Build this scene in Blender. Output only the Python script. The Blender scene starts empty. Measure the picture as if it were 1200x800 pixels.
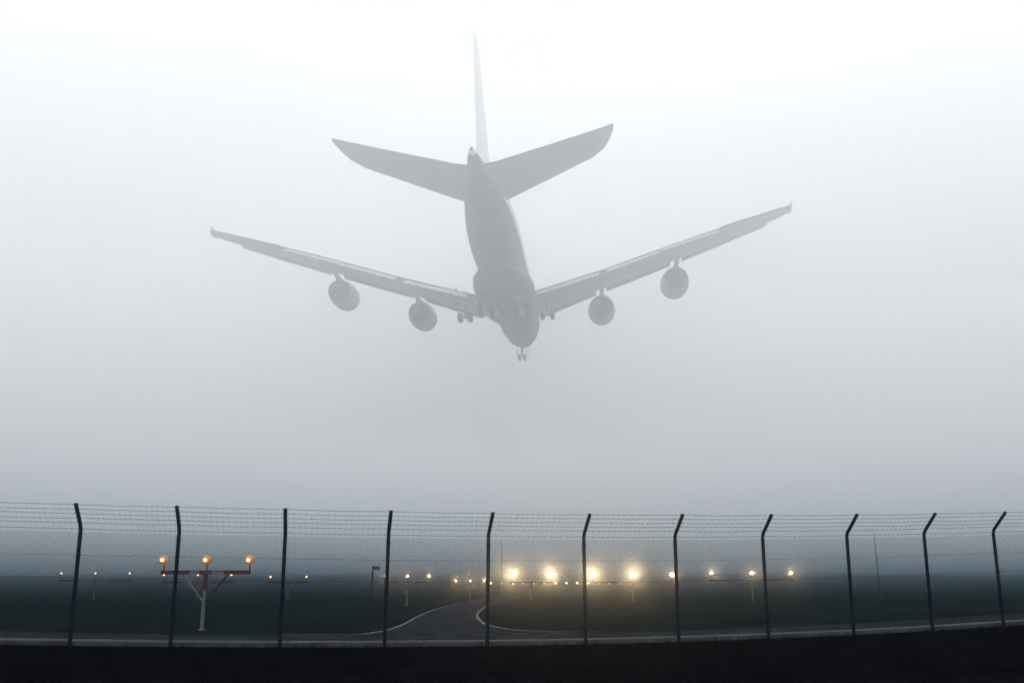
import bpy, bmesh, math, random
from mathutils import Vector, Matrix, Euler
random.seed(7)
R = math.radians
scn = bpy.context.scene
COL = scn.collection

# ------------------------------------------------------------------ camera, sky, sun, exposure
cam_d = bpy.data.cameras.new('camera'); cam = bpy.data.objects.new('camera', cam_d); COL.objects.link(cam)
cam.location = (0, 0, 1.5); cam.rotation_euler = (R(90) + math.atan(285 / 1166.7), 0, 0)
cam_d.lens = 35.0; cam_d.sensor_width = 36; cam_d.clip_start = .1; cam_d.clip_end = 6000
cam_d.dof.use_dof = True; cam_d.dof.focus_distance = 27; cam_d.dof.aperture_fstop = 1.0
scn.camera = cam

SUN_EL, SUN_AZ = R(56), R(14)                    # azimuth measured from +Y towards +X
w = bpy.data.worlds.new('World'); scn.world = w; w.use_nodes = True
nt = w.node_tree; bg = nt.nodes['Background']
sky = nt.nodes.new('ShaderNodeTexSky'); sky.sky_type = 'NISHITA'; sky.sun_disc = False
sky.sun_elevation = SUN_EL; sky.sun_rotation = SUN_AZ; sky.dust_density = 2.0; sky.air_density = 1.0
mx = nt.nodes.new('ShaderNodeMix'); mx.data_type = 'RGBA'      # the clear sky, mostly hidden by an even overcast
mx.inputs['Factor'].default_value = .86
for i in mx.inputs:
    if i.type == 'RGBA' and i.name == 'B': i.default_value = (7.3, 7.22, 7.2, 1)
    if i.type == 'RGBA' and i.name == 'A': nt.links.new(sky.outputs[0], i)
nt.links.new([o for o in mx.outputs if o.type == 'RGBA'][0], bg.inputs[0]); bg.inputs[1].default_value = .12
sl = bpy.data.lights.new('sun', 'SUN'); sl.energy = 0.5; sl.angle = R(30); sl.color = (1, .96, .90)
so = bpy.data.objects.new('sun', sl); COL.objects.link(so)
sd = Vector((math.sin(SUN_AZ) * math.cos(SUN_EL), math.cos(SUN_AZ) * math.cos(SUN_EL), math.sin(SUN_EL)))
so.rotation_euler = sd.to_track_quat('Z', 'Y').to_euler(); so.location = (40, 60, 160)

scn.view_settings.view_transform = 'Standard'; scn.view_settings.look = 'None'
scn.view_settings.exposure = 1.27; scn.view_settings.gamma = 1.0
scn.view_settings.use_curve_mapping = False
scn.render.engine = 'CYCLES'
cy = scn.cycles
cy.use_denoising = True; cy.denoising_prefilter = 'ACCURATE'; cy.max_bounces = 12; cy.diffuse_bounces = 2; cy.volume_bounces = 8
cy.sample_clamp_indirect = 4.0

HAZE_D, CLOUD_D = .0023, .0136
HAZE_TOP, CLOUD_TOP = 21.0, 100.0
LAMP_K = 1.0

# ------------------------------------------------------------------ materials
def principled(name, col, rough=.7, metal=0.0, noise=None, bump=0.0, emit=None, estr=0.0, matt=False):
    m = bpy.data.materials.new(name); m.use_nodes = True
    t = m.node_tree; b = t.nodes['Principled BSDF']
    b.inputs['Base Color'].default_value = (*col, 1); b.inputs['Roughness'].default_value = rough
    b.inputs['Metallic'].default_value = metal
    if 'Specular IOR Level' in b.inputs: b.inputs['Specular IOR Level'].default_value = .02 if rough >= .9 else .3
    if noise:
        scale, amt = noise
        tc = t.nodes.new('ShaderNodeTexCoord')
        n = t.nodes.new('ShaderNodeTexNoise'); n.inputs['Scale'].default_value = scale; n.inputs['Detail'].default_value = 8
        n.inputs['Roughness'].default_value = .65
        t.links.new(tc.outputs['Object'], n.inputs['Vector'])
        r = t.nodes.new('ShaderNodeValToRGB')
        r.color_ramp.elements[0].position = .3; r.color_ramp.elements[1].position = .72
        r.color_ramp.elements[0].color = (*[c * (1 - amt) for c in col], 1)
        r.color_ramp.elements[1].color = (*[min(1, c * (1 + amt)) for c in col], 1)
        t.links.new(n.outputs['Fac'], r.inputs['Fac']); t.links.new(r.outputs['Color'], b.inputs['Base Color'])
        if bump:
            bp = t.nodes.new('ShaderNodeBump'); bp.inputs['Strength'].default_value = bump; bp.inputs['Distance'].default_value = .03
            t.links.new(n.outputs['Fac'], bp.inputs['Height']); t.links.new(bp.outputs['Normal'], b.inputs['Normal'])
    if emit:
        b.inputs['Emission Color'].default_value = (*emit, 1); b.inputs['Emission Strength'].default_value = estr
    if matt:                                        # rough earth, grass and worn tarmac: no sheen
        d = t.nodes.new('ShaderNodeBsdfDiffuse'); d.inputs['Roughness'].default_value = .6
        for k_, q in (('Base Color', 'Color'), ('Normal', 'Normal')):
            i = b.inputs[k_]
            if i.is_linked: t.links.new(i.links[0].from_socket, d.inputs[q])
            elif k_ == 'Base Color': d.inputs[q].default_value = i.default_value
        t.links.new(d.outputs[0], t.nodes['Material Output'].inputs['Surface']); t.nodes.remove(b)
    m.cycles.emission_sampling = 'NONE' if emit else 'AUTO'
    return m

def volume(name, col, dens, g):
    m = bpy.data.materials.new(name); m.use_nodes = True
    t = m.node_tree; t.nodes.remove(t.nodes['Principled BSDF'])
    v = t.nodes.new('ShaderNodeVolumePrincipled')
    v.inputs['Color'].default_value = (*col, 1); v.inputs['Density'].default_value = dens; v.inputs['Anisotropy'].default_value = g
    t.links.new(v.outputs[0], t.nodes['Material Output'].inputs['Volume'])
    return m

M = dict(
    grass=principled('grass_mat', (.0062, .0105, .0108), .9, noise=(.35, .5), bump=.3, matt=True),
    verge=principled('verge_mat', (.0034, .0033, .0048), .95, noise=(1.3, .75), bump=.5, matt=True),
    blade=principled('blade_mat', (.0042, .005, .0058), .9, noise=(2.0, .5), matt=True),
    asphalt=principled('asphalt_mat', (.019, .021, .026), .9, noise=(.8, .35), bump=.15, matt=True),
    concrete=principled('concrete_mat', (.072, .078, .084), .9, noise=(1.4, .35), bump=.2, matt=True),
    paint=principled('road_paint_mat', (.12, .125, .13), .9, noise=(3, .6), matt=True),
    post=principled('post_mat', (.010, .016, .026), .9, noise=(9, .3), matt=True),
    wire=principled('wire_mat', (.018, .028, .034), .9, noise=(20, .2), matt=True),
    barb=principled('barb_mat', (.05, .06, .066), .9, noise=(20, .3), matt=True),
    red=principled('red_paint_mat', (.055, .005, .012), .5, noise=(4, .25)),
    white=principled('white_paint_mat', (.085, .10, .12), .5, noise=(4, .15)),
    dark=principled('dark_metal_mat', (.03, .032, .036), .5, noise=(5, .3)),
    galv=principled('galvanised_mat', (.20, .215, .23), .5, .3, noise=(6, .2)),
    halo=principled('amber_halo_mat', (.35, .16, .03), .2, emit=(1.0, .36, .05), estr=.13),  # glowing shell colour that stands in for glare and fog round the lamp
    lens=principled('lamp_lens_mat', (.9, .8, .6), .3, emit=(1.0, .54, .19), estr=2.6),
    glare=principled('glare_lens_mat', (.9, .8, .6), .3, emit=(1.0, .66, .34), estr=8.0),
    lens_dim=principled('dim_lens_mat', (.9, .7, .5), .3, emit=(1.0, .48, .15), estr=1.5),
    body=principled('airliner_white_mat', (.78, .79, .80), .4, noise=(.4, .08)),
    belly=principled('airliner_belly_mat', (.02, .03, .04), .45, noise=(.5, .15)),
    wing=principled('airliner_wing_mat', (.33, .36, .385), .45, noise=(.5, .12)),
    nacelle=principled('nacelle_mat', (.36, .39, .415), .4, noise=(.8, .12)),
    hot=principled('exhaust_metal_mat', (.16, .155, .15), .45, .7),
    tyre=principled('tyre_mat', (.02, .02, .022), .85, noise=(5, .2)),
    strut=principled('gear_strut_mat', (.25, .26, .27), .4, .4, noise=(5, .15)),
)

# ------------------------------------------------------------------ helpers
class MB:
    def __init__(s): s.v = []; s.f = []
    def ring(s, pts):
        i = len(s.v); s.v += [tuple(p) for p in pts]; return list(range(i, i + len(pts)))
    def loft(s, rings, cap=True):
        ids = [s.ring(r) for r in rings]
        n = len(ids[0])
        for a, b in zip(ids, ids[1:]):
            for k in range(n): s.f.append((a[k], a[(k + 1) % n], b[(k + 1) % n], b[k]))
        if cap: s.f.append(tuple(reversed(ids[0]))); s.f.append(tuple(ids[-1]))
        return s
    def box(s, c, d, m=None):
        x, y, z = d[0] / 2, d[1] / 2, d[2] / 2
        c = Vector(c)
        P = [Vector((sx * x, sy * y, sz * z)) for sz in (-1, 1) for sx, sy in ((-1, -1), (1, -1), (1, 1), (-1, 1))]
        if m: P = [m @ p for p in P]
        i = len(s.v); s.v += [tuple(p + c) for p in P]
        for f in ((3, 2, 1, 0), (4, 5, 6, 7), (0, 1, 5, 4), (1, 2, 6, 5), (2, 3, 7, 6), (3, 0, 4, 7)): s.f.append(tuple(i + k for k in f))
        return s
    def tube(s, pts, r, n=8, r2=None, cap=True):
        pts = [Vector(p) for p in pts]; rings = []
        m = len(pts)
        for k, p in enumerate(pts):
            t = (pts[min(k + 1, m - 1)] - pts[max(k - 1, 0)]).normalized()
            u = t.cross(Vector((0, 0, 1)) if abs(t.z) < .9 else Vector((1, 0, 0))).normalized(); q = t.cross(u)
            rr = r if r2 is None else r + (r2 - r) * k / (m - 1)
            rings.append([p + (u * math.cos(a) + q * math.sin(a)) * rr for a in (2 * math.pi * j / n for j in range(n))])
        return s.loft(rings, cap)
    def lathe(s, prof, o=(0, 0, 0), n=24, ax='Y'):
        rings = []
        for y, r in prof:
            ring = []
            for j in range(n):
                a = 2 * math.pi * j / n
                p = (r * math.cos(a), y, r * math.sin(a)) if ax == 'Y' else ((r * math.cos(a), r * math.sin(a), y) if ax == 'Z' else (y, r * math.cos(a), r * math.sin(a)))
                ring.append((p[0] + o[0], p[1] + o[1], p[2] + o[2]))
            rings.append(ring)
        return s.loft(rings)
    def build(s, name, mat, parent=None, smooth=False):
        me = bpy.data.meshes.new(name); me.from_pydata(s.v, [], s.f); me.materials.append(mat)
        bm = bmesh.new(); bm.from_mesh(me); bmesh.ops.recalc_face_normals(bm, faces=bm.faces); bm.to_mesh(me); bm.free()
        if smooth:
            for p in me.polygons: p.use_smooth = True
            try: me.set_sharp_from_angle(angle=R(35))
            except Exception: pass
        o = bpy.data.objects.new(name, me); COL.objects.link(o)
        if parent: o.parent = parent
        return o
def tag(o, label=None, cat=None, group=None, kind=None):
    if label: o['label'] = label
    if cat: o['category'] = cat
    if group: o['group'] = group
    if kind: o['kind'] = kind
    return o
def empty(name, loc=(0, 0, 0), rz=0):
    o = bpy.data.objects.new(name, None); COL.objects.link(o); o.location = loc; o.rotation_euler = (0, 0, rz); o.empty_display_size = .3
    return o
def sm(t): t = max(0, min(1, t)); return t * t * (3 - 2 * t)
def gz(x, y):                                     # the ground climbs a little towards both ends of the fence
    return (.0010 if x < -.6 else .0014) * min(abs(x + .6), 22) ** 2 * (1 - sm((y - 32) / 30)) + 25 * max(0, (y - 160) / 1190) ** 1.8   # plus a made-up far rise, added to block the bright horizon
def fence_y(x): return 26.12 + .222 * (x + .6) + (.0055 if x < -.6 else .0035) * (x + .6) ** 2

# ------------------------------------------------------------------ the setting
def frange(a, b, n): return [a + (b - a) * i / n for i in range(n + 1)]
def sheet(name, xs, ys, mat, dz=0.0, fn=None):
    b = MB()
    for y in ys:
        for x in xs: b.v.append((x, y, (fn or gz)(x, y) + dz))
    n = len(xs)
    for j in range(len(ys) - 1):
        for i in range(n - 1): b.f.append((j * n + i, j * n + i + 1, (j + 1) * n + i + 1, (j + 1) * n + i))
    return tag(b.build(name, mat, smooth=True), kind='structure')
XS = frange(-1080, -40, 16) + frange(-36, 36, 72) + frange(40, 1080, 16)
YS = frange(-55, 10, 8) + frange(11, 66, 55) + frange(70, 1390, 60)
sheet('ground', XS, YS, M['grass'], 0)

def strip(name, xs, off0, off1, mat, dz, n=6, skirt=0.0):
    b = MB(); ids = []
    for x in xs:
        row = []
        for k in range(n + 1):
            y = fence_y(x) + (off0(x) if callable(off0) else off0) * (1 - k / n) + (off1(x) if callable(off1) else off1) * k / n
            row.append(len(b.v)); b.v.append((x, y, gz(x, y) + dz))
        ids.append(row)
    for r0, r1 in zip(ids, ids[1:]):
        for k in range(n): b.f.append((r0[k], r1[k], r1[k + 1], r0[k + 1]))
    if skirt:
        for r0, r1 in zip(ids, ids[1:]):
            for k in (0, n):
                i = len(b.v)
                for q in (r0[k], r1[k]): b.v.append((b.v[q][0], b.v[q][1], b.v[q][2] - skirt))
                b.f.append((r0[k], r1[k], i + 1, i))
    return tag(b.build(name, mat, smooth=False), kind='structure')
RX = frange(-70, 70, 140)
def fx(x): return max(-40, min(40, x))
_fy = fence_y
def fence_y(x):                                   # straight beyond the modelled stretch
    xc = max(-16, min(20, x)); return _fy(xc) + (x - xc) * (.222 + (.011 if xc < -.6 else .007) * (xc + .6))
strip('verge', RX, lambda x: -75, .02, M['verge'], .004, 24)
strip('concrete_edging', RX, .16, 1.25, M['concrete'], .10, 2, .12)
def far(x): return 6.0 + .05 * max(0, x - 6)
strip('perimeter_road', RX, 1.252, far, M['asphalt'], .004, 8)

# the service road that leaves the perimeter road between two painted edge lines
left_edge = [(-6.9, 31.2), (-5.6, 31.45), (-4.75, 31.9), (-4.40, 33.4), (-4.2, 35.6), (-4.2, 40), (-4.55, 50), (-4.8, 62), (-4.7, 78), (-4.1, 90), (-3.2, 108), (-1.2, 130), (3, 160), (9, 195), (17, 235)]
right_edge = [(3.2, 33.5), (1.3, 34.1), (.30, 35.2), (-.3, 36.6), (-.95, 40), (-1.3, 43.5), (-1.68, 50), (-1.88, 58), (-1.85, 72), (-1.2, 88), (-.1, 106), (2.0, 128), (6.2, 158), (12.2, 193), (20.2, 233)]
def spline(P, n=12):
    out = []
    for i in range(len(P) - 1):
        p0, p1, p2, p3 = (Vector(P[max(0, i - 1)]), Vector(P[i]), Vector(P[i + 1]), Vector(P[min(len(P) - 1, i + 2)]))
        for k in range(n):
            t = k / n
            out.append(.5 * ((2 * p1) + (p2 - p0) * t + (2 * p0 - 5 * p1 + 4 * p2 - p3) * t * t + (3 * p1 - p0 - 3 * p2 + p3) * t ** 3))
    out.append(Vector(P[-1])); return out
LE, RE = spline(left_edge), spline(right_edge)
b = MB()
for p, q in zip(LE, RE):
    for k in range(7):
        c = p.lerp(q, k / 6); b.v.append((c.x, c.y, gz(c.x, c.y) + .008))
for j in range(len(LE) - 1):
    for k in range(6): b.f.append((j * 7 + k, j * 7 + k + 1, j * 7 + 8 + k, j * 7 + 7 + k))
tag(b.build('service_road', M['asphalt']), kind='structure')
def line(name, P, wd, dz=.013):
    b = MB()
    for i, p in enumerate(P):
        t = (P[min(i + 1, len(P) - 1)] - P[max(i - 1, 0)]).normalized(); nrm = Vector((-t.y, t.x))
        for sgn in (-1, 1):
            c = p + nrm * wd / 2 * sgn; b.v.append((c.x, c.y, gz(c.x, c.y) + dz))
    for i in range(len(P) - 1): b.f.append((2 * i, 2 * i + 1, 2 * i + 3, 2 * i + 2))
    return tag(b.build(name, M['paint']), kind='structure')
line('road_marking', [p for p in LE if p.y < 125], .14)
line('road_marking', [p for p in RE if p.y < 100 and p.x < 2.9], .14)
for k in range(5):
    x0 = -3.55 + 1.18 * k
    line('road_marking', [Vector((x0 + i * .12, fence_y(x0 + i * .12) + 6.0)) for i in range(6)], .16, .014)

# short rough grass on the dark verge in front of the fence
b = MB()
for i in range(26000):
    y = random.uniform(14.5, 27.5) if i % 3 else 0
    x = random.uniform(-17, 19)
    y = fence_y(x) - (random.random() ** 1.6) * 11.5 - .03
    z = gz(x, y); h = random.uniform(.03, .11) * (2.2 if i % 23 == 0 else 1); a = random.uniform(0, 6.28); d = Vector((math.cos(a), math.sin(a), 0)); wd = .006
    ln = Vector((random.uniform(-.05, .05), random.uniform(-.05, .05), 0)); p = Vector((x, y, z)); i0 = len(b.v)
    b.v += [tuple(p - d * wd), tuple(p + d * wd), tuple(p + d * wd * .4 + ln * .5 + Vector((0, 0, h * .6))), tuple(p + ln + Vector((0, 0, h)))]
    b.f += [(i0, i0 + 1, i0 + 2), (i0, i0 + 2, i0 + 3)]
me = bpy.data.meshes.new('grass'); me.from_pydata(b.v, [], b.f); me.materials.append(M['blade'])
go = bpy.data.objects.new('grass', me); COL.objects.link(go)
tag(go, 'dark rough grass along the foot of the fence', 'grass', kind='stuff')

# ------------------------------------------------------------------ the fog: a thin haze on the ground, a dense low cloud above it
def volbox(name, lo, hi, mat, label):
    b = MB(); b.box([(a + c) / 2 for a, c in zip(lo, hi)], [c - a for a, c in zip(lo, hi)])
    return tag(b.build(name, mat), label, None, kind='stuff')
volbox('haze', (-1100, -60, -2), (1100, 1400, HAZE_TOP), volume('haze_mat', (.44, .55, .63), HAZE_D, .98), 'thin pale haze over the airfield')
volbox('low_cloud', (-1100, -60, HAZE_TOP + .05), (1100, 1400, CLOUD_TOP), volume('cloud_mat', (.955, .967, .974), CLOUD_D, .15), 'dense pale fog that the airliner flies into')

rf = random.Random(11)
def fog_bank(c, rad, dens, label):                 # a thicker drift in the low cloud, with an uneven closed skin
    bm = bmesh.new(); bmesh.ops.create_icosphere(bm, subdivisions=4, radius=1)
    ph = [rf.uniform(0, 6.28) for _ in range(6)]
    for v in bm.verts:
        d = v.co.normalized(); k = 1 + .14 * math.sin(3.1 * d.x + ph[0]) * math.sin(2.7 * d.y + ph[1]) + .10 * math.sin(5 * d.z + 3 * d.x + ph[2]) + .07 * math.sin(6 * d.x - 4 * d.y + ph[3])
        v.co = Vector((d.x * rad[0], d.y * rad[1], d.z * rad[2])) * k + Vector(c)
    me = bpy.data.meshes.new('fog_bank'); bm.to_mesh(me); bm.free()
    me.materials.append(volume('fog_bank_mat', (.955, .967, .974), dens, .15))
    o = bpy.data.objects.new('fog_bank', me); COL.objects.link(o); tag(o, label, None, kind='stuff')
fog_bank((-3, 93, 70), (30, 13, 13), .020, 'thicker drift of fog round the tail fin')
fog_bank((58, 120, 52), (46, 26, 15), .007, 'thin drift of fog beyond the right wing')
fog_bank((0, 1000, 15), (1000, 280, 15), .003, 'low drift of fog on the far side of the field')
fog_bank((-52, 118, 58), (34, 24, 12), .006, 'thin drift of fog beyond the left wing')

# ------------------------------------------------------------------ perimeter fence
PX = [-15.4, -12.85, -10.42, -8.14, -5.62, -3.14, -.62, 1.9, 4.39, 6.92, 9.47, 11.97, 14.36, 16.9, 19.4]
FP = [Vector((x, fence_y(x), gz(x, fence_y(x)))) for x in PX]
KNEE, MESH_H = 2.75, 2.62
fence = empty('chain_link_fence', FP[7])
tag(fence, 'tall chain link airfield fence with barbed wire on bent posts', 'fence')
fo = FP[7]
def yaw(i):
    a, c = FP[max(0, i - 1)], FP[min(len(FP) - 1, i + 1)]; return math.atan2(c.y - a.y, c.x - a.x)
pb = MB()
n_in = []
pb.tube([(0, 0, -.3), (0, 0, KNEE - .06), (0, -.02, KNEE), (0, -.06, KNEE + .06), (0, -.56, KNEE + .52)], .047, 10)
post0 = None
for z in (.35, .9, 1.57, 2.1, 2.5): pb.tube([(0, 0, z - .018), (0, 0, z + .018)], .055, 10)      # wire clips
cap = MB().lathe([(-.012, .052), (.012, .052), (.022, .03)], (0, 0, 0), 10, 'Z')
for i, p in enumerate(FP):
    if post0 is None:
        o = post0 = pb.build('post', M['post'], fence, smooth=True)
        o.location = p - fo
    else:
        o = post0.copy(); COL.objects.link(o); o.parent = fence; o.location = p - fo
    o.rotation_euler = (R(random.uniform(-.4, .4)), R(random.uniform(-.45, .45)), yaw(i))
PITCH = .086
def panel(A, B_):
    L = (B_ - A).length; ux = (B_ - A) / L; nrm = Vector((-ux.y, ux.x, 0)).normalized()
    n = round(L / PITCH); px = L / n; rows = int(MESH_H / (PITCH / 2)); r = .0046
    verts = []; faces = []
    for k in range(n):
        base = len(verts)
        for j in range(rows + 1):
            xx = (k + .5 + (.52 if (j + k * 0) % 2 else -.52)) * px + (0 if True else 0)
            c = A + ux * max(.01, min(L - .01, xx)) + Vector((0, 0, .06 + j * PITCH / 2)) + nrm * (.003 if j % 2 else -.003) - nrm * .05
            sgn = 1 if j % 2 else -1
            for dx, dy in ((-1, 0), (0, 1), (1, 0), (0, -1)):
                verts.append(tuple(c + ux * dx * r * 1.35 + nrm * dy * r))
        for j in range(rows):
            for q in range(4):
                faces.append((base + j * 4 + q, base + j * 4 + (q + 1) % 4, base + j * 4 + 4 + (q + 1) % 4, base + j * 4 + 4 + q))
    me = bpy.data.meshes.new('chain_link_mesh'); me.from_pydata([(v[0] - fo.x, v[1] - fo.y, v[2] - fo.z) for v in verts], [], faces)
    me.materials.append(M['wire']); o = bpy.data.objects.new('chain_link_mesh', me); COL.objects.link(o); o.parent = fence
for A, B_ in zip(FP, FP[1:]): panel(A, B_)
rb = random.Random(5)
def fence_wire(name, h, back, r, mat, barbs):
    b = MB(); pts = []
    for i, (A, B_) in enumerate(zip(FP, FP[1:])):
        a = yaw(i); n0 = Vector((math.sin(a), -math.cos(a), 0)) * back
        sag = rb.uniform(.004, .022) if barbs else .004
        for k in range(6 if i < len(FP) - 2 else 7):
            t = k / 6; q = A.lerp(B_, t) + n0 + Vector((0, 0, h - sag * 4 * t * (1 - t))) - fo; pts.append(q)
    b.tube(pts, r, 4)
    if barbs:
        for A, B_ in zip(pts, pts[1:]):
            for k in range(3):
                c = A.lerp(B_, (k + .5) / 3)
                for s_ in (-1, 1):
                    d = Vector((s_ * .012, rb.uniform(-.02, .02), .024)); b.tube([c - d, c + d], .0022, 3)
    b.build(name, mat, fence)
for k in range(5):
    t = .12 + .86 * k / 4; fence_wire('barbed_wire', KNEE + .06 + .46 * t, .06 + .50 * t + .05, .0032, M['barb'], True)
fence_wire('barbed_wire', KNEE - .03, .055, .0032, M['barb'], True)
for h in (.12, 1.57, 2.1): fence_wire('tension_wire', h, .058, .0026, M['wire'], False)

# ------------------------------------------------------------------ approach lights
LIGHT_ROT = R(-8)
def spot(name, parent, loc, energy, size=15, col=(1.0, .56, .25)):
    l = bpy.data.lights.new(name, 'SPOT'); l.energy = energy; l.spot_size = R(size); l.spot_blend = 1.0; l.shadow_soft_size = .05; l.color = col
    o = bpy.data.objects.new(name, l); COL.objects.link(o); o.parent = parent; o.location = loc
    p = parent.parent.location; o.rotation_euler = (R(90 + 3.0), 0, R(180) - math.atan2(p.x + loc[0], p.y + 15))   # toed in, it shines back along the approach and a touch upward
    return o
def lamp_head(parent, x, z, rad, lens, energy, bar_z, halo=True):
    h = MB()
    h.lathe([(.10, rad * .55), (.02, rad * .95), (-.06, rad)], (x, 0, z), 14)
    o = h.build('lamp', M['dark'], parent, smooth=True)
    s_ = MB().tube([(x, .02, bar_z), (x, .02, z - rad * .7)], .022, 8); s_.build('lamp_stalk', M['red'], o)
    if halo:  # added emissive shell, imitates the lamp's halo
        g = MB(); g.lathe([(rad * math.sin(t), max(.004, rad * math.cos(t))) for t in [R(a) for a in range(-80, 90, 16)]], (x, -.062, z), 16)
        g.build('amber_halo', M['halo'], o, smooth=True)
    lr = rad * (.36 if halo else .78)
    q = MB().lathe([(-.02, lr), (0, lr), (.02, lr)], (x, -.075 - (rad if halo else 0), z), 14); q.build('lens', lens, o)
    if energy: spot('lamp_beam', o, (x, -.13 - (rad if halo else 0), z), energy)
    return o
def light_bar(loc, label, xs, zl, zb, rad, lens, energy, half=None, halo=True, group='approach light bars on the airfield', brace=True, mast_r=.06, barh=.11, rz=0):
    t = empty('approach_light', (loc[0], loc[1], gz(loc[0], loc[1])), rz); tag(t, label, 'approach light', group)
    half = half or max(abs(v) for v in xs) + .12
    mast = MB()
    mast.tube([(0, 0, -.1), (0, 0, zb - .55 * min(1, zb))], mast_r, 10); mast.lathe([(0, mast_r * 2.2), (.03, mast_r * 2.2), (.035, mast_r)], (0, 0, .0), 10, 'Z')
    mast.build('mast', M['white'], t, smooth=True)
    MB().tube([(0, 0, zb - .55), (0, 0, zb - .05)], mast_r * 1.25, 10).build('mast_head', M['red'], t)
    e = half / 5                                      # red, white, red, white, red
    segs = [(-half, -half * .36, 'red') , (-half * .36 + 0, -half * .14, 'white'), (-half * .14, half * .14, 'red'), (half * .14, half * .40, 'white'), (half * .40, half, 'red')]
    for x0, x1, cname in segs:
        MB().box(((x0 + x1) / 2, 0, zb), (x1 - x0 - .004, .09, barh)).build('crossbar', M[cname], t)
    if brace:
        for s_ in (-1, 1): MB().tube([(0, 0, zb - .95 * min(1, half)), (s_ * half * .5, 0, zb - barh / 2)], .028, 8).build('brace', M['white' if s_ < 0 else 'red'], t)
    for k, x in enumerate(xs):
        dim = isinstance(energy, tuple) and energy[k] < 300
        lamp_head(t, x, zl, rad * (.7 if dim else 1), lens, energy[k] if isinstance(energy, tuple) else energy, zb + barh / 2, halo)
    return t
K = LAMP_K
light_bar((-9.98, 33.3), 'nearest red and white light bar with three lamps in amber halos, close behind the fence', (-1.38, .02, 1.42), 2.20, 1.81, .15, M['lens'], 0, 1.46, barh=.13)
light_bar((-7.95, 77.6), 'three lamp light bar just right of the pole with the box head', (-1.58, .02, 1.66), 2.15, 1.72, .12, M['lens'], 40 * K, 1.75, halo=False)
light_bar((-4.25, 104), 'small three lamp light bar at the bright cluster beside the service road', (-1.45, .0, 1.42), 1.9, 1.5, .12, M['lens'], 80 * K, 1.6, halo=False, brace=False)
def cb_y(u): return 100.7 - .18 * ((u - 600) * .0866 - 11.5)
def cb(u0, us, v, label, energy, zb_off=.75, rad=.14, lens=None):
    y = cb_y(u0); x0 = (u0 - 600) / 1166.7 * (y * .9718 + .4); s_ = (y * .9718) / 1166.7
    e = math.atan(285 / 1166.7); a = (400 - v) / 1166.7
    zl = 1.5 + y * (math.sin(e) + a * math.cos(e)) / (math.cos(e) - a * math.sin(e))
    light_bar((x0, y), label, [(u - u0) * s_ * 1.0 for u in us], zl, zl - zb_off, rad, lens or M['lens'], energy, max(abs(u - u0) for u in us) * s_ + .2, halo=False, barh=.16, mast_r=.07)
cb(113, (73, 113, 153), 671.3, 'leftmost light bar with three faint far lamps', 0, lens=M['lens_dim'], rad=.11)
cb(233, (193, 233, 272), 673.3, 'faint far light bar seen under the nearest light bar', 0, lens=M['lens_dim'], rad=.11)
cb(338.6, (318, 360), 675.5, 'two lamp light bar right of the nearest light bar', 0, .55, lens=M['lens_dim'], rad=.12)
cb(622.5, (600, 645), 673, 'glaring light bar with only two big lamps beside the junction', 820 * K, rad=.38, lens=M['glare'])
cb(740.5, (694, 741, 787), 673, 'glaring light bar with three big lamps, brightest of all', (850 * K, 800 * K, 180 * K), rad=.37, lens=M['glare'])
cb(880, (833, 880, 926), 671, 'rightmost light bar with three lamps near the end of the row', 150 * K, .7, rad=.2)
for k in range(13):
    u = 575.5 + 12.6 * k; y = 300 - .18 * (u - 650) * .25; x = (u - 600) / 1166.7 * y * .9718
    t = empty('ground_light', (x, y, 0)); t.location.z = gz(x, y); tag(t, 'tiny warm runway lamp in the far row beyond the glaring bars', 'runway lamp', 'far row of runway lamps')
    MB().tube([(0, 0, -.1), (0, 0, 1.4)], .05, 6).build('stake', M['dark'], t)
    o = MB().lathe([(.1, .14), (-.08, .22)], (0, 0, 1.55), 10).build('lamp', M['dark'], t)
    MB().lathe([(-.03, .2), (0, .2), (.02, .2)], (0, -.12, 1.55), 10).build('lens', M['glare'], o)

# ------------------------------------------------------------------ poles on the field
t = empty('sensor_pole', (-8.72, 64, 0)); tag(t, 'dark pole with a small box head standing on the grass', 'pole')
MB().tube([(-.09, 0, -.1), (.0, 0, 2.62)], .055, 8, .045).build('shaft', M['post'], t)
MB().box((.2, 0, 2.52), (.42, .26, .24)).build('box_head', M['post'], t)
MB().box((.2, -.14, 2.52), (.30, .02, .14)).build('cover', M['post'], t)
for (x, y, h, lab) in ((-1.55, 160, 8.0, 'thin mast above the glaring lights in the middle of the field'), (42.3, 118, 7.0, 'thin lone mast on the empty right side of the field')):
    t = empty('thin_mast', (x, y, 0)); tag(t, lab, 'mast')
    MB().tube([(0, 0, -.1), (-.12, 0, h)], .075, 8, .04).build('shaft', M['dark'], t)
    MB().box((0, 0, .06), (.5, .5, .12)).build('footing', M['concrete'], t)
    MB().tube([(-.12, 0, h), (-.12, 0, h + .5)], .02, 6).build('lightning_rod', M['galv'], t)

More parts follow.
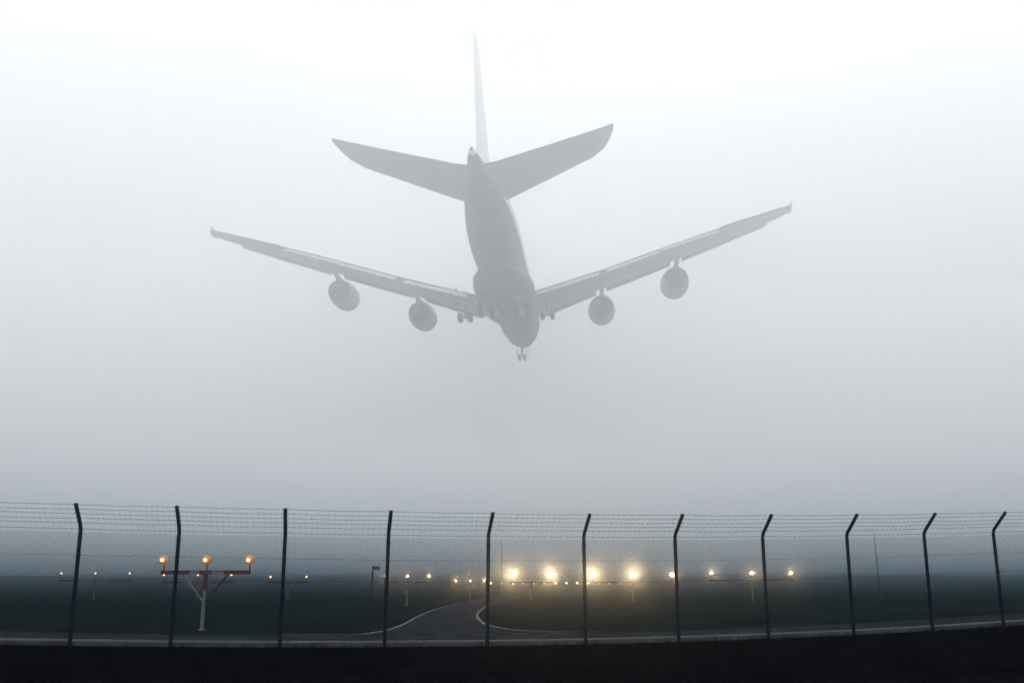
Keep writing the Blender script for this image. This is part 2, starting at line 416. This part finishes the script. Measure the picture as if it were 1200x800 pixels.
# ------------------------------------------------------------------ airliner
air = empty('airliner', (-1.08, 140.5, 46.68)); air.rotation_euler = (-.0267, -.0099, -.0955)
air.rotation_mode = 'YXZ'
tag(air, 'huge four engined airliner flying away low overhead with its landing gear down', 'airliner')
def st(s): return 36.0 - s
FUS = [(0.0, .05, -.75, -.9), (.5, .75, .0, -1.75), (1.5, 1.45, 1.0, -2.5), (3.5, 2.3, 2.4, -3.3), (6.5, 3.05, 3.55, -3.9), (10, 3.45, 4.1, -4.2), (14, 3.57, 4.2, -4.2), (46, 3.57, 4.2, -4.2),
       (50, 3.5, 4.18, -3.85), (54, 3.3, 4.1, -3.1), (58, 2.9, 3.95, -2.15), (62, 2.3, 3.7, -1.15), (66, 1.6, 3.3, -.2), (69.5, .95, 2.75, .55), (72, .45, 2.2, 1.1), (72.7, .2, 1.95, 1.3)]
def ell(s, w, zt, zb, n=40, p=2.0):
    c, h = (zt + zb) / 2, (zt - zb) / 2
    return [(w * math.cos(2 * math.pi * k / n), st(s), c + h * math.sin(2 * math.pi * k / n)) for k in range(n)]
fus = MB().loft([ell(*r) for r in FUS]).build('fuselage', M['body'], air, smooth=True)
# grey underside, set a little proud of the white hull
def lower(s, w, zt, zb, n=18):
    c, h = (zt + zb) / 2, (zt - zb) / 2; o = []
    for k in range(n + 1):
        a = R(190) + R(160) * k / n; o.append(((w + .015) * math.cos(a), st(s), c + (h + .015) * math.sin(a)))
    return o
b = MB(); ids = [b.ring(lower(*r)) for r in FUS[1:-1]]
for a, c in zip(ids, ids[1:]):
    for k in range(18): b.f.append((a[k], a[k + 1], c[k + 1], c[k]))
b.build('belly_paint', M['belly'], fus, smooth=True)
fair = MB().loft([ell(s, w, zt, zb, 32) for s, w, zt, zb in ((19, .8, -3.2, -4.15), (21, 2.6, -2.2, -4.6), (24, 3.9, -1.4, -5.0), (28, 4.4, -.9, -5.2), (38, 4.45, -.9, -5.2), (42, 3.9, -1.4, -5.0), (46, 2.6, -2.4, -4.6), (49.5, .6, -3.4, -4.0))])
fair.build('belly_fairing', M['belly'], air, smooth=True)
APU = MB().lathe([(-.35, .1), (-.1, .19), (0, .2)], (0, st(72.72), 1.62), 12).build('tail_exhaust', M['hot'], fus)

def wz(y): t = (y - 3.5) / 36.4; return -2.2 + 3.4 * t + 1.35 * t * t
def wle(y): return 21.2 + (y - 3.5) * .80 if y < 11 else 27.2 + (y - 11) * .702
def wte(y): return 40.2 + (y - 3.5) * .09 if y < 14.5 else 41.2 + (y - 14.5) * .386
def tw_(y): return .125 * (1 - sm((y - 1.5) / 32)) + .03
def foil(x, le, te, z, th, n=9, tw=0.0):
    pr = []; c = te - le
    for k in range(n + 1):
        u = (1 - math.cos(math.pi * k / n)) / 2; t = 5 * th * (.2969 * math.sqrt(u) - .126 * u - .3516 * u * u + .2843 * u ** 3 - .1015 * u ** 4) * c
        pr.append((u, t))
    P = [(x, st(le + c * u), z + t * .75 - tw * c * u) for u, t in pr] + [(x, st(le + c * u), z - t * 1.0 - .001 - tw * c * u) for u, t in reversed(pr[1:-1])]
    return P
for sx in (-1, 1):
    ys = [1.5, 3.5, 6, 9, 12, 14.5, 18, 22, 26, 30, 34, 37, 38.6, 39.2]
    sec = []
    for y in ys:
        u = (y - 3.5) / 36.4; th = .135 - .05 * min(1, max(0, u) * 1.6); le, te = wle(y), wte(y)
        if y > 39: le += .8
        sec.append(foil(sx * y, le, te, wz(y), th, tw=tw_(y)))
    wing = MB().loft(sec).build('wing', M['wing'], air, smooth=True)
    # lowered flaps, drooped aileron, extended slats, each its own piece
    def surf(name, y0, y1, c0, c1, ang, dz, aft, parent=wing, mat='wing'):
        rr = []
        for y, c in ((y0, c0), ((y0 + y1) / 2, (c0 + c1) / 2), (y1, c1)):
            te = wte(y) + aft; z = wz(y) - dz - tw_(y) * (wte(y) - wle(y))
            P = []
            for dx, dy in ((0, .0), (.25, .16), (.6, .13), (1, .01), (.6, -.06), (.2, -.12)):
                P.append((sx * y, st(te + (dx * math.cos(ang) + dy * math.sin(ang)) * c), z + (-dx * math.sin(ang) + dy * math.cos(ang)) * c))
            rr.append(P)
        MB().loft(rr).build(name, M[mat], parent, smooth=True)
    surf('flap', 4.9, 13.9, 2.8, 2.5, R(20), .30, -.9)
    surf('flap', 15.0, 22.3, 2.4, 2.0, R(20), .25, -.8)
    surf('flap', 22.6, 29.6, 1.9, 1.6, R(20), .2, -.7)
    surf('aileron', 30.2, 37.8, 1.5, 1.1, R(8), .05, -.35)
    def slat(y0, y1):
        rr = []
        for y in (y0, (y0 + y1) / 2, y1):
            s0, z, c = wle(y), wz(y), .11 * (wte(y) - wle(y)) + .3
            rr.append([(sx * y, st(s0 + a * c), z + q * c) for a, q in ((-.55, -.42), (-.42, -.15), (.05, .13), (.12, .10), (-.25, -.2))])
        MB().loft(rr).build('slat', M['wing'], wing, smooth=True)
    slat(5.5, 13.3); slat(14.9, 24.2); slat(25.8, 36.8)
    for y, L in ((7.2, 6.2), (11.8, 5.8), (17.2, 5.2), (21.2, 4.8), (25.5, 4.3), (29.8, 3.6)):
        te = wte(y); z = wz(y) - .62 - tw_(y) * (te - wle(y)); c = Vector((sx * y, st(te - .6), z))
        dn = Vector((0, -math.cos(R(14)), -math.sin(R(14))))
        rr = []
        for k in range(9):
            t = k / 8; q = c + dn * (t - .45) * L; r_ = .36 * math.sin(math.pi * min(1, max(.03, t * .96 + .02))) ** .7
            rr.append([(q.x + r_ * math.cos(a), q.y, q.z + 1.35 * r_ * math.sin(a)) for a in (2 * math.pi * j / 10 for j in range(10))])
        MB().loft(rr).build('flap_fairing', M['wing'], wing, smooth=True)
    # arrow-shaped wingtip fence
    zt = wz(39.2); b = MB()
    out = [(47.2, 0), (49.2, .7), (50.6, .85), (50.7, .0), (50.3, -.75), (49.2, -.6)]
    b.loft([[(sx * (39.22 + d), st(s), zt - .1 + z) for s, z in out] for d in (0, .10)]).build('wingtip_fence', M['body'], wing)
    # engines
    for y, s, zc, rs in ((14.1, 26.5, -3.63, 1.0), (25.0, 33.5, -1.98, 1.0)):
        e = empty('engine', (sx * y, st(s), zc)); e.parent = air; e.rotation_euler = (R(2.5), 0, sx * R(1.2))
        prof = [(3.0, 1.62), (3.25, 1.72), (3.15, 1.86), (2.4, 2.02), (1.0, 2.10), (-.6, 2.02), (-2.0, 1.72), (-2.05, 1.64), (-1.0, 1.72), (2.4, 1.55)]
        b = MB(); ids = [b.ring([(r * math.cos(a), yy, r * math.sin(a)) for a in (2 * math.pi * j / 32 for j in range(32))]) for yy, r in prof]
        ids.append(ids[0])
        for a, c in zip(ids, ids[1:]):
            for k in range(32): b.f.append((a[k], a[(k + 1) % 32], c[(k + 1) % 32], c[k]))
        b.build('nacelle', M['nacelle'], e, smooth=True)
        MB().lathe([(2.2, 1.5), (2.0, 1.52), (-.5, 1.25), (-2.0, 1.12), (-3.4, .78), (-3.45, .68), (-3.0, .6)], (0, 0, 0), 28).build('core_cowl', M['hot'], e, smooth=True)
        MB().lathe([(-2.9, .55), (-3.6, .42), (-4.3, .12)], (0, 0, 0), 20).build('exhaust_cone', M['hot'], e, smooth=True)
        MB().lathe([(1.9, 1.54), (1.75, 1.54)], (0, 0, 0), 24).build('fan', M['dark'], e)
        zt2 = wz(y) - zc - .25; lead = st(wle(y)) - st(s)
        b = MB(); b.loft([[(-wd, y1, z), (wd, y1, z), (wd, y0, z), (-wd, y0, z)] for z, y0, y1, wd in ((1.5, -2.6, 2.0, .32), (2.0, -3.6, .9, .34), (zt2, -7.0, lead - .2, .3))])
        b.build('pylon', M['nacelle'], e)
    # tailplane
    tp = [foil(sx * y, le, te, z, .10, 8) for y, le, te, z in ((.8, 57.3, 69.6, 1.15), (2.5, 58.4, 69.7, 1.4), (9, 62.9, 71.5, 2.35), (13.6, 66.2, 72.9, 3.0), (14.9, 67.9, 73.3, 3.2), (15.6, 70.0, 73.55, 3.3), (16.0, 72.3, 73.7, 3.36))]
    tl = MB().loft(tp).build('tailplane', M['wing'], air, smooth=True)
# fin with rudder
def ffoil(z, le, te, th):
    P = foil(0, le, te, 0, th, 8); return [(p[2], p[1], z) for p in P]
fin = MB().loft([ffoil(z, le, te, th) for z, le, te, th in ((3.0, 50.5, 68.3, .07), (4.4, 54.2, 68.5, .09), (8, 57.6, 69.4, .09), (13, 62.1, 70.6, .085), (17.0, 65.7, 71.6, .08), (17.9, 67.2, 71.8, .07))]).build('tail_fin', M['body'], air, smooth=True)
# landing gear
def gear(x, s, ztop, zax, n_ax, half, rw_=.68, ww=.5, tilt=0.0, door=None):
    g = empty('landing_gear', (x, st(s), 0)); g.parent = air
    b = MB(); b.tube([(0, 0, ztop), (0, 0, zax + .1)], .26, 12, .2); b.tube([(0, 1.9, ztop + .2), (0, .1, (ztop + zax) / 2)], .11, 8)
    b.tube([(0, -.25, (ztop + zax) / 2 + .5), (0, -.6, (ztop + zax) / 2 - .3), (0, -.2, zax + .3)], .07, 6)
    b.build('strut', M['strut'], g, smooth=True)
    L = 1.7; rot = Matrix.Rotation(tilt, 4, 'X')
    if n_ax > 1:
        MB().box((0, 0, zax), (.3, L * (n_ax - 1) + .3, .3), rot.to_3x3()).build('bogie_beam', M['strut'], g)
    for k in range(n_ax):
        p = rot @ Vector((0, (k - (n_ax - 1) / 2) * L, 0))
        MB().tube([(-half, p.y, zax + p.z), (half, p.y, zax + p.z)], .1, 8).build('axle', M['strut'], g)
        for s_ in (-1, 1):
            MB().lathe([(-ww / 2, rw_ * .55), (-ww / 2 + .02, rw_ * .86), (-ww * .3, rw_ * .98), (0, rw_), (ww * .3, rw_ * .98), (ww / 2 - .02, rw_ * .86), (ww / 2, rw_ * .55)], (s_ * half, p.y, zax + p.z), 20, 'X').build('wheel', M['tyre'], g, smooth=True)
    if door:
        MB().box((door, 0, ztop - .7), (.08, 2.6, 2.2)).build('gear_door', M['belly'], g)
    return g
gear(0, 6.2, -3.6, -5.75, 1, .48, .58, .4)
for s_ in (-1, 1):
    MB().box((s_ * .95, st(5.2), -4.55), (.06, 2.4, 1.2)).build('nose_gear_door', M['body'], air)
    gear(s_ * 6.1, 34.3, -2.6, -6.6, 2, .72, .72, .56, tilt=R(12), door=s_ * 1.3)
    gear(s_ * 2.65, 37.8, -4.6, -6.7, 3, .78, .72, .56, tilt=R(4), door=s_ * 1.3)
